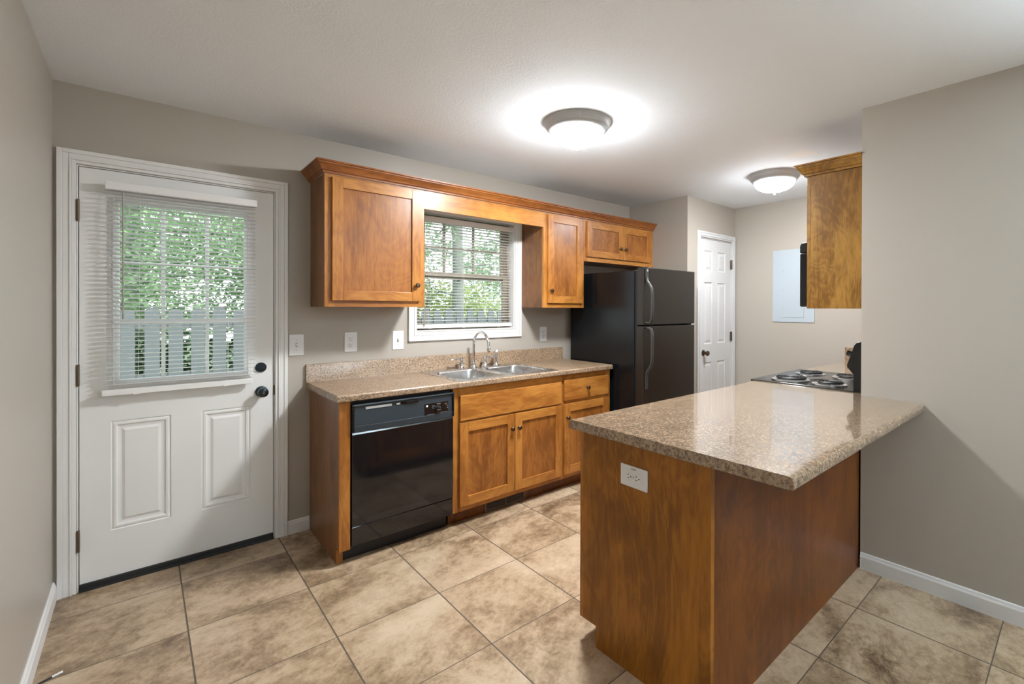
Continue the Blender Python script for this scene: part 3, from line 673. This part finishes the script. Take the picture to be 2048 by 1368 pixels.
# ---- faucet
c = empty('kitchen_faucet', (2.205, -0.085, SZ), 'chrome gooseneck faucet with two lever handles behind the sink', 'faucet')
bell = [(0.026, 0.0), (0.026, 0.006), (0.020, 0.012), (0.015, 0.024), (0.017, 0.032), (0.012, 0.040), (0.013, 0.046)]
m = MB(); m.lathe(bell+[(0.012, 0.06), (0.0, 0.06)], (2.205, -0.080, SZ), seg=24)
pts = [(2.205, -0.080, SZ+0.05), (2.205, -0.080, 1.03), (2.205, -0.080, 1.088)] + [(2.205, -0.185+0.105*math.cos(PI*k/16), 1.090+0.105*math.sin(PI*k/16)) for k in range(17)] + [(2.205, -0.2905, 1.070)]
m.tube(pts, 0.0105, 14); m.lathe([(0.0105, 0.03), (0.0145, 0.022), (0.0145, 0.012), (0.012, 0.006), (0.012, -0.010), (0, -0.010)], (2.205, -0.2905, 1.060), seg=20)
m.build('spout', M_chrome, c, smooth=True)
for hx, s_ in ((2.100, -1), (2.306, 1)):
    m = MB(); m.lathe([(0.025, 0), (0.025, 0.005), (0.018, 0.012), (0.013, 0.028), (0.018, 0.038), (0.018, 0.048), (0.011, 0.056), (0.012, 0.066), (0.016, 0.074), (0.012, 0.086), (0.0, 0.090)], (hx, -0.080, SZ), seg=22)
    h = m.build('handle', M_chrome, c, smooth=True)
    MB().tube([(hx, -0.080, SZ+0.076), (hx+s_*0.03, -0.080, SZ+0.075), (hx+s_*0.055, -0.080, SZ+0.073), (hx+s_*0.080, -0.080, SZ+0.071), (hx+s_*0.086, -0.080, SZ+0.071)], [0.006, 0.0045, 0.006, 0.0075, 0.004], 10).build('lever', M_chrome, h, smooth=True)
c = empty('side_sprayer', (2.405, -0.088, SZ), 'small chrome side sprayer standing right of the faucet on the sink ledge', 'sprayer')
MB().lathe([(0.024, 0), (0.024, 0.005), (0.016, 0.014), (0.013, 0.030), (0.0, 0.030)], (2.405, -0.088, SZ), seg=20).build('base', M_chrome, c, smooth=True)
MB().tube([(2.405, -0.088, SZ+0.028), (2.405, -0.088, SZ+0.085), (2.403, -0.092, SZ+0.115), (2.397, -0.106, SZ+0.124), (2.385, -0.126, SZ+0.126), (2.377, -0.140, SZ+0.120)], [0.011, 0.0135, 0.014, 0.012, 0.011, 0.010], 12).build('spray_head', M_chrome, c, smooth=True)

# ------------------------------------------------------------------ refrigerator
c = empty('refrigerator', (3.58, -0.5, 0), 'black top-freezer refrigerator standing between the base cabinets and the closet wall', 'refrigerator')
FX0, FX1 = 3.2200, 3.9350
MB().box(FX0, FX1, -0.075, -0.8250, 0.015, 1.6800).build('body', M_fr_side, c, bevel=0.006)
MB().box(FX0+0.008, FX1-0.008, -0.8255, -0.8480, 0.10, 1.674).build('door_gasket', M_blk2, c)
def fdoor(z0, z1):
    m = MB(); n = 6; prof = [(FX0, -0.850), (FX0, -0.903)] + [(FX0+0.012*(1-math.cos(PI/2*k/n)), -0.903-0.012*math.sin(PI/2*k/n)) for k in range(1, n+1)]
    prof += [(FX1-q+FX0, y) for q, y in prof[::-1]]
    m.loft([[(x, y, z) for x, y in prof] for z in (z0, z1)])
    return m.build('door', M_fr_front, c, bevel=0.004)
d1 = fdoor(1.2460, 1.6980); d2 = fdoor(0.110, 1.2340)
def fhandle(parent, pts, name='handle'):
    m = MB(); L = []
    for y, z, w in pts:
        L.append([(3.236+0.000, y-0.000, z)])
    loops = []
    for i, (yo, z, w) in enumerate(pts):
        t = 0.013; x0_, x1_ = 3.238, 3.238+w
        nx = pts[min(i+1, len(pts)-1)]; pv = pts[max(i-1, 0)]
        dy, dz = nx[0]-pv[0], nx[1]-pv[1]; l = math.hypot(dy, dz); ny, nz = -dz/l, dy/l
        if ny > 0: ny, nz = -ny, -nz
        a = (yo+ny*t/2, z+nz*t/2); b = (yo-ny*t/2, z-nz*t/2)
        loops.append([(x0_, a[0]*0.8+b[0]*0.2, a[1]*0.8+b[1]*0.2), (x0_+0.005, a[0], a[1]), (x1_-0.005, a[0], a[1]), (x1_, a[0]*0.8+b[0]*0.2, a[1]*0.8+b[1]*0.2), (x1_, b[0], b[1]), (x0_, b[0], b[1])])
    m.loft(loops); return m.build(name, M_handle, parent, smooth=True)
up = [(-0.9235, 1.702, 0.026), (-0.9235, 1.630, 0.026), (-0.930, 1.590, 0.026), (-0.955, 1.560, 0.026), (-0.972, 1.530, 0.026), (-0.978, 1.48, 0.026), (-0.978, 1.36, 0.026), (-0.974, 1.290, 0.026), (-0.962, 1.268, 0.026), (-0.940, 1.262, 0.026), (-0.916, 1.262, 0.026)]
h1 = fhandle(d1, up)
MB().lathe([(0.009, 0), (0.009, 0.0015), (0.007, 0.002), (0, 0.002)], (3.251, -0.9298, 1.672), (0, -1, 0), 20).build('round_emblem', M_grey, h1)
lo = [(-0.916, 1.222, 0.026), (-0.940, 1.224, 0.026), (-0.964, 1.218, 0.026), (-0.976, 1.190, 0.026), (-0.979, 1.14, 0.026), (-0.979, 1.00, 0.026), (-0.974, 0.945, 0.026), (-0.955, 0.910, 0.026), (-0.932, 0.885, 0.026), (-0.9235, 0.850, 0.026), (-0.9235, 0.745, 0.026)]
fhandle(d2, lo)
MB().box(3.88, 3.93, -0.80, -0.885, 1.6805, 1.7025).build('hinge_cover', M_grey, c, bevel=0.003)
MB().box(FX0+0.01, FX1-0.01, -0.8255, -0.870, 0.0, 0.100).build('base_grille', M_blk2, c)
MB().box(3.885, 3.934, -0.85, -0.913, 1.2345, 1.2455).build('middle_hinge', M_grey, c)

# ------------------------------------------------------------------ peninsula
c = empty('peninsula_cabinet', (2.42, -2.1, 0), 'wooden peninsula cabinet with brown end panel and reddish back panel under the breakfast bar', 'cabinet')
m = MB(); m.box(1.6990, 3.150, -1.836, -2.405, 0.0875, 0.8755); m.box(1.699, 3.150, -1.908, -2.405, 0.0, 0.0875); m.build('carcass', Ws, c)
m = MB(); m.prism([(-1.835, 0.0870), (-1.908, 0.0870), (-1.908, 0.0), (-2.3830, 0.0), (-2.3830, 0.8755), (-1.835, 0.8755)], 'x', 1.6800, 1.6985); m.build('end_panel', We, c)
MB().box(1.6800, 1.6990, -1.8345, -1.8155, 0.0870, 0.8755).build('face_stile', Wv, c)
MB().box(1.6775, 1.6990, -2.3835, -2.4265, 0.0, 0.8755).build('corner_trim', We, c, bevel=0.001)
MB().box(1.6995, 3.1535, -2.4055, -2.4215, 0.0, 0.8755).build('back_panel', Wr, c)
m = MB(); fy0, fy1 = -1.8355, -1.816
m.box(1.70, 2.30, fy0, fy1, 0.0875, 0.14, 1); m.box(1.70, 3.15, fy0, fy1, 0.82, 0.8755, 1); m.box(2.26, 2.32, fy0, fy1, 0.0875, 0.82); m.box(3.08, 3.15, fy0, fy1, 0.0875, 0.82); m.box(2.32, 3.08, fy0, fy1, 0.0875, 0.14, 1); m.box(1.699, 1.74, fy0, fy1, 0.14, 0.82)
m.build('face_frame', WM, c)
shaker(c, 1.72, 2.275, 0.125, 0.83, -1.816, kn_=(1.75, 0.75), flip=-1); shaker(c, 2.305, 3.095, 0.125, 0.83, -1.816, kn_=(2.33, 0.75), flip=-1)

c = empty('peninsula_countertop', (2.4, -2.25, CB), 'glossy speckled brown laminate countertop of the peninsula breakfast bar', 'countertop')
m = MB()
bk = rnd(-2.7035, CT, CB, 0.016)                     # rounded edge towards the dining side
prof = [(-1.8000, CB), (-1.797, CB+0.006), (-1.797, CT-0.012), (-1.8005, CT-0.003), (-1.808, CT)] + bk
def inset(pr, d, zc): return [(q[0]+(d if q[0] < -2.2 else -d), q[1]) for q in pr]
m.loft([[(x, q[0], q[1]) for q in prof] for x in (1.6345, 3.1545)])
m.box(3.1545, 3.2425, -1.797, YC+0.001, CB, CT)
m.build('top', M_lam, c)

def outlet_faces(m, cx, cz, horiz, P):     # P(u, v, d) -> world; u across, v up, d out
    pass
def plate(name, label, cat, P, horiz=False, kind='outlet', group=None, base=(0, 0, 0)):
    """P maps (u, v, d) to a point; plate centred at (0,0)."""
    c = empty(name, base, label, cat, group)
    w, h = (0.0400, 0.0645)
    def bx(m, u0, u1, v0, v1, d0, d1, mi=0):
        if horiz: u0, u1, v0, v1 = -v1, -v0, u0, u1
        p, q = Vector(P(u0, v0, d0)), Vector(P(u1, v1, d1))
        m.box(p.x, q.x, p.y, q.y, p.z, q.z, mi)
    def disc(m, u, v, r, d0, d1, mi=0, clip=None):
        if horiz: u, v = -v, u
        a = Vector(P(u, v, d0)); ax = Vector(P(u, v, d1))-a; L = ax.length
        m.lathe([(r, 0), (r, L*0.8), (r*0.93, L), (0, L)], a, ax, 24, mi)
    m = MB(); bx(m, -w, w, -h, h, 0.0005, 0.0055); m.build('wall_plate', M_plate, c, bevel=0.0025)
    if kind == 'outlet':
        for v in (0.0195, -0.0195):
            m = MB(); disc(m, 0, v, 0.0172, 0.0035, 0.0072); r = m.build('socket', M_plate, c, smooth=True)
            m = MB(); bx(m, -0.0078, -0.0056, v+0.001, v+0.009, 0.0070, 0.0076); bx(m, 0.0052, 0.0074, v+0.001, v+0.009, 0.0070, 0.0076); disc(m, 0, v-0.0075, 0.0028, 0.0070, 0.0076)
            m.build('slots', M_slot, r)
        m = MB(); disc(m, 0, 0, 0.0028, 0.005, 0.0066); m.build('screw', M_greyline if horiz else M_plate, c)
    else:
        m = MB(); bx(m, -0.0055, 0.0055, -0.0125, 0.0125, 0.0045, 0.0066); s_ = m.build('toggle_slot', M_greyline, c)
        m = MB(); bx(m, -0.0042, 0.0042, -0.006, 0.0095, 0.0060, 0.0125) if kind == 'toggle' else bx(m, -0.0042, 0.0042, -0.002, 0.011, 0.0060, 0.017)
        m.build('toggle', M_plate, s_, bevel=0.001)
        for v in (0.030, -0.030):
            m = MB(); disc(m, 0, v, 0.0026, 0.005, 0.0064); m.build('screw', M_greyline, c)
    return c
def back_P(cx, cz): return lambda u, v, d: (cx+u, -d, cz+v)
plate('light_switch', 'white toggle light switch plate just right of the back door frame', 'switch', back_P(1.0135, 1.146), kind='toggle', base=(1.0135, 0, 1.146))
plate('wall_outlet', 'white double wall outlet under the large wall cabinet, between two switch plates', 'outlet', back_P(1.3300, 1.150), base=(1.33, 0, 1.15))
plate('light_switch', 'white toggle light switch plate beside the left edge of the window frame', 'switch', back_P(1.6460, 1.148), kind='disposal', base=(1.646, 0, 1.148))
plate('wall_outlet', 'white double wall outlet between the window and the refrigerator', 'outlet', back_P(2.9580, 1.146), base=(2.958, 0, 1.146))
c = plate('wall_outlet', 'white double outlet mounted sideways on the brown end of the peninsula', 'outlet', lambda u, v, d: (1.680-d, -2.107-u, 0.7450+v), horiz=True, base=(1.68, -2.107, 0.745))
m = MB(); m.box(1.6744, 1.6740, -2.094, -2.118, 0.7715, 0.7775); m.build('small_label', M_grey, c)

# ------------------------------------------------------------------ range
c = empty('electric_range', (3.62, -2.1, 0), 'black electric coil range set between the peninsula countertop and the far counter', 'stove')
RX0, RX1, RY1, RY0 = 3.2460, 4.0060, -1.7900, -2.4200
MB().box(RX0+0.002, RX1-0.002, RY0, RY1-0.02, 0.0, 0.9040).build('body', M_black, c, bevel=0.003)
m = MB(); m.loft([rrect(RX0, RX1, RY0+0.05, -1.768, 0.012, 0.9045, 4), rrect(RX0, RX1, RY0+0.05, -1.768, 0.012, 0.916, 4), rrect(RX0+0.003, RX1-0.003, RY0+0.053, -1.772, 0.012, 0.9215, 4), rrect(RX0+0.016, RX1-0.016, RY0+0.065, -1.786, 0.010, 0.9215, 4), rrect(RX0+0.020, RX1-0.020, RY0+0.068, -1.790, 0.010, 0.9190, 4)])
ct = m.build('cooktop', M_cook, c, smooth=True)
m = MB(); m.box(RX0+0.03, RX1-0.03, RY1-0.019, RY1+0.008, 0.20, 0.78); dd = m.build('oven_door', M_black, c, bevel=0.006)
MB().tube([(RX0+0.06, RY1+0.008, 0.72), (RX0+0.06, RY1+0.045, 0.72), (RX1-0.06, RY1+0.045, 0.72), (RX1-0.06, RY1+0.008, 0.72)], 0.010, 10).build('handle', M_blackpl, dd, smooth=True)
def burner(x, y, R):
    m = MB(); z = 0.9195
    m.lathe([(R+0.016, 0), (R+0.015, 0.005), (R+0.009, 0.0065), (R+0.002, 0.004), (R*0.80, 0.001), (0.02, 0.0006), (0, 0.0006)], (x, y, z), seg=40); b = m.build('drip_bowl', M_steel, c, smooth=True)
    m = MB(); turns = 4 if R > 0.085 else 3; pts = []
    n = turns*28; rin = 0.020
    for i in range(n+1):
        t = i/n; a = 2*PI*turns*t; r = rin+(R-0.004-rin)*t; pts.append((x+r*math.cos(a), y+r*math.sin(a), z+0.0150))
    m.tube(pts, 0.0056, 8); 
    for a in (0.5, 2.6, 4.7): m.box(x+0.01*math.cos(a)-0.002, x+0.01*math.cos(a)+0.002, y-0.002, y+0.002, z+0.001, z+0.010); m.tube([(x+0.015*math.cos(a), y+0.015*math.sin(a), z+0.008), (x+R*0.95*math.cos(a), y+R*0.95*math.sin(a), z+0.008)], 0.002, 6)
    m.build('coil', M_coil, b, smooth=True)
burner(3.425, -1.950, 0.098); burner(3.790, -1.935, 0.080); burner(3.400, -2.190, 0.080); burner(3.790, -2.190, 0.098)
# backguard: leaning control console
bgp = [(-2.420, 0.905), (-2.364, 0.905), (-2.364, 1.012), (-2.334, 1.048), (-2.331, 1.062), (-2.360, 1.150), (-2.366, 1.172), (-2.380, 1.190), (-2.402, 1.199), (-2.426, 1.200), (-2.426, 0.905)]
m = MB(); m.prism(bgp, 'x', 3.2460, 3.268); m.prism(bgp, 'x', 3.984, 4.006); m.prism([(y-0.012 if y > -2.41 else y, z-(0.006 if z > 1.1 else 0)) for y, z in bgp], 'x', 3.268, 3.984)
bg = m.build('backguard', M_blackpl, c, bevel=0.003)
for kx in (3.285, 3.40, 3.86, 3.95):
    m = MB(); m.lathe([(0.020, 0), (0.019, 0.004), (0.016, 0.006), (0.0155, 0.030), (0, 0.031)], (kx, -2.350, 1.118), (0, 0.95, 0.31), 20); m.build('knob', M_blackpl, bg, smooth=True)
m = MB(); m.box(3.50, 3.75, -2.3540, -2.3500, 1.075, 1.135); m.build('clock_panel', M_black, bg)

# ---- far counter in the corner
c = empty('corner_base_cabinet', (4.5, -2.1, 0), 'wooden base cabinet in the far corner beyond the range, mostly hidden', 'cabinet')
MB().box(4.012, 5.000, -1.835, YC+0.002, 0.0875, 0.8755).build('carcass', Wv, c)
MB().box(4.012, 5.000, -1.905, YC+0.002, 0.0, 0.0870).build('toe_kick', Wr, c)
for a, b in ((4.02, 4.50), (4.51, 4.99)): shaker(c, a, b, 0.12, 0.83, -1.8345, flip=-1)
c = empty('corner_countertop', (4.5, -2.1, CB), 'short speckled laminate countertop in the far corner beyond the range', 'countertop')
m = MB(); m.prism([(YC+0.001, CB), (YC+0.001, CT)] + rnd(-1.7750, CT, CB, 0.012, 1), 'x', 4.009, 5.0045); m.build('top', M_lam, c)
m = MB(); m.box(4.985, 5.0048, YC+0.001, -1.776, CT+0.0005, 1.0340); m.box(4.012, 4.984, YC+0.001, YC+0.019, CT+0.0005, 1.0220); m.build('backsplash', M_lam, c, bevel=0.002)

# ---- electrical panel
c = empty('electrical_panel', (XE, -1.317, 1.6), 'pale grey-blue breaker panel cover on the end wall beyond the closet door', 'electrical panel')
EY0, EY1, EZ0, EZ1 = -1.5145, -1.1195, 1.2465, 1.9535
MB().box(XE-0.007, XE-0.0005, EY0, EY1, EZ0, EZ1).build('cover', M_panelblue, c, bevel=0.002)
pd_ = MB().box(XE-0.0105, XE-0.0072, -1.4195, -1.2175, 1.2925, 1.8150).build('panel_door', M_panelblue, c, bevel=0.001)
m = MB(); rect_frame(m, 0, 1, 0, 1, 0.1, 0, 1) if False else None
for a in ((-1.4205, -1.4195, 1.2915, 1.816), (-1.2175, -1.2165, 1.2915, 1.816)): m.box(XE-0.0078, XE-0.0072, a[0], a[1], a[2], a[3])
m.box(XE-0.0078, XE-0.0072, -1.4205, -1.2165, 1.2915, 1.2925); m.box(XE-0.0078, XE-0.0072, -1.4205, -1.2165, 1.815, 1.816); m.build('door_gap', M_greyline, c)
for z in (1.745, 1.560, 1.377): MB().box(XE-0.0112, XE-0.0104, -1.2245, -1.2205, z-0.010, z+0.010).build('latch', M_greyline, pd_)
for z in (1.835, 1.375): MB().lathe([(0.0045, 0), (0.0045, 0.002), (0, 0.002)], (XE-0.007, -1.139, z), (-1, 0, 0), 12).build('screw', M_greyline, c)

# ------------------------------------------------------------------ ceiling lights
def ceil_light(x, y, label, lm):
    c = empty('ceiling_light', (x, y, CE), label, 'ceiling light', 'flush ceiling lights with frosted bowls')
    m = MB(); m.lathe([(0.0, -0.0005), (0.193, -0.0005), (0.194, -0.006), (0.190, -0.012), (0.185, -0.016), (0.183, -0.024), (0.176, -0.036), (0.170, -0.040), (0.168, -0.046), (0.160, -0.054), (0.152, -0.056), (0.150, -0.050)], (x, y, CE), seg=64)
    m.build('ring', M_nickel, c, smooth=True)
    m = MB(); pr = [(0.151, -0.0505)] + [(0.151*math.cos(a)**0.85, -0.054-0.078*math.sin(a)) for a in [PI/2*k/14 for k in range(0, 14)]] + [(0.006, -0.132)]
    m.lathe(pr, (x, y, CE), seg=64); m.build('glass_bowl', lm, c, smooth=True)
    m = MB(); m.lathe([(0.0, -0.126), (0.022, -0.130), (0.023, -0.134), (0.017, -0.141), (0.008, -0.147), (0.0055, -0.151), (0.0075, -0.155), (0.005, -0.160), (0, -0.161)], (x, y, CE), seg=24); m.build('finial', M_nickel, c, smooth=True)
    return c
L1 = ceil_light(2.1660, -1.2733, 'round ceiling light nearest the camera, in front of the window wall cabinets', M_lamp)
L2 = ceil_light(4.0430, -1.5625, 'farther round ceiling light near the closet door and breaker panel', M_lamp2)

# ------------------------------------------------------------------ cable on floor
c = empty('coaxial_cable', (0.07, -0.68, 0), 'short black cable with a white tip lying beside the left baseboard', 'cable')
MB().tube([(0.016, -0.705, 0.004), (0.040, -0.692, 0.005), (0.0625, -0.6835, 0.006)], 0.0035, 8).build('cord', M_cable, c, smooth=True)
MB().tube([(0.0625, -0.6835, 0.006), (0.089, -0.672, 0.006)], 0.0042, 8).build('tip', M_plate, c, smooth=True)

# ------------------------------------------------------------------ outside
st(MB().box(-14, 18, 0.16, 24, -0.30, -0.22).build('ground', M_grass))
FY = 3.2
fc = empty('wooden_fence', (2, FY, -0.22), 'weathered grey board fence with dog-eared pickets across the back yard', 'fence')
m = MB(); x = -3.0; k = 0
while x < 9.0:
    zt = 1.36+random.uniform(-0.015, 0.02); w = 0.118+random.uniform(-0.006, 0.006); y = FY-0.05
    m.prism([(x, -0.22), (x+w, -0.22), (x+w, zt-0.035), (x+w-0.025, zt), (x+0.025, zt), (x, zt-0.035)], 'y', y-0.009, y+0.009); x += 0.185
m.build('pickets', M_fence, fc)
m = MB()
for z in (0.05, 0.62, 1.15): m.box(-3, 9, FY-0.038, FY+0.038, z, z+0.07)
m.build('rails', M_fence, fc)
M_hedge = leafm('shade_dark_hedge_leaves', (0.02, 0.04, 0.02), (0.07, 0.12, 0.05))  # hedge added for dark picket gaps; shade put into its leaf colour
rg = random.Random(4); m = MB()
for i in range(9000):
    p = Vector((rg.uniform(-3.0, 4.2), 4.15+rg.gauss(0, 0.22), rg.uniform(-0.22, 1.02+0.10*math.sin(rg.random()*6)))); d = Vector((rg.gauss(0, 1), rg.gauss(0, 1), rg.gauss(0, 0.6))).normalized(); e_ = d.cross(Vector((rg.gauss(0, 1), rg.gauss(0, 1), rg.gauss(0, 1)))).normalized(); q = rg.uniform(0.07, 0.13)
    m.face([p, p+d*q*0.5+e_*q*0.3, p+d*q, p+d*q*0.5-e_*q*0.3])
tag(m.build('gap_shade_hedge', M_hedge, loc=(0.6, 4.15, -0.22)), 'dark green hedge added low behind the board fence to darken its picket gaps', 'hedge')
def tree(name, label, x, y, h, rad, rt, mat, nleaf, z0, spread=(1, 1, 1), seed=1, ls=0.09):
    rng = random.Random(seed)
    c = empty(name, (x, y, -0.25), label, 'tree', None)
    m = MB(); m.tube([(x, y, -0.25), (x+0.02, y, h*0.35), (x-0.03, y, h*0.7), (x, y, h)], [rt*1.15, rt, rt*0.85, rt*0.4], 12)
    for i in range(16):
        z = z0+(h-z0)*i/16; a = rng.uniform(0, 2*PI); l = rad*rng.uniform(0.5, 1.0)
        m.tube([(x, y, z), (x+l*0.5*math.cos(a), y+l*0.5*math.sin(a), z+0.1), (x+l*math.cos(a), y+l*math.sin(a), z+rng.uniform(-0.2, 0.3))], [rt*0.3, rt*0.18, 0.01], 6)
    m.build('trunk', M_bark, c, smooth=True)
    m = MB()
    cl = []
    for i in range(max(10, nleaf//90)):
        while True:
            p = [rng.uniform(-1, 1) for _ in range(3)]
            if sum(q*q for q in p) < 1: break
        cl.append((x+p[0]*rad*spread[0], y+p[1]*rad*spread[1], (z0+h)/2+p[2]*(h-z0)/2*spread[2]))
    for i in range(nleaf):
        q = rng.choice(cl); g = 0.26
        p = Vector((q[0]+rng.gauss(0, g), q[1]+rng.gauss(0, g), q[2]+rng.gauss(0, g*0.7)))
        d = Vector((rng.gauss(0, 1), rng.gauss(0, 1), rng.gauss(0, 0.5))).normalized(); e_ = d.cross(Vector((rng.gauss(0, 1), rng.gauss(0, 1), rng.gauss(0, 1)))).normalized()
        s_ = ls*rng.uniform(0.6, 1.3)
        m.face([p, p+d*s_*0.5+e_*s_*0.28, p+d*s_, p+d*s_*0.5-e_*s_*0.28])
    tag(m.build('foliage', mat, c), kind='stuff')
    return c
tree('broadleaf_tree', 'leafy green tree behind the fence seen through the left of the door glass', 0.2, 5.4, 4.6, 1.9, 0.12, M_leaf3, 24000, 0.7, seed=3, ls=0.075)
tree('broadleaf_tree', 'bright green tree behind the fence seen through the right of the door glass', 2.6, 6.3, 4.4, 1.7, 0.10, M_leaf, 20000, 0.8, seed=5, ls=0.08)
tree('broadleaf_tree', 'tall tree with a thick grey-green trunk seen through the sink window', 4.55, 4.4, 5.6, 2.0, 0.10, M_leaf, 1900, 1.6, seed=8)
tree('yard_shrub', 'yellow-green bush rising behind the fence seen low in the sink window', 4.6, 5.6, 1.95, 1.1, 0.05, M_leaf2, 5000, 0.6, (1.6, 1, 0.8), seed=11)
tree('broadleaf_tree', 'distant green tree behind the fence at the right of the sink window', 8.6, 8.2, 4.2, 2.0, 0.12, M_leaf, 3500, 1.2, seed=13, ls=0.13)
tree('broadleaf_tree', 'distant dark green tree standing at the far left of the yard', -1.8, 8.5, 6.5, 2.6, 0.16, M_leaf3, 8000, 1.2, seed=17, ls=0.14)

for o in bpy.data.objects:
    if '_o' in o: del o['_o']
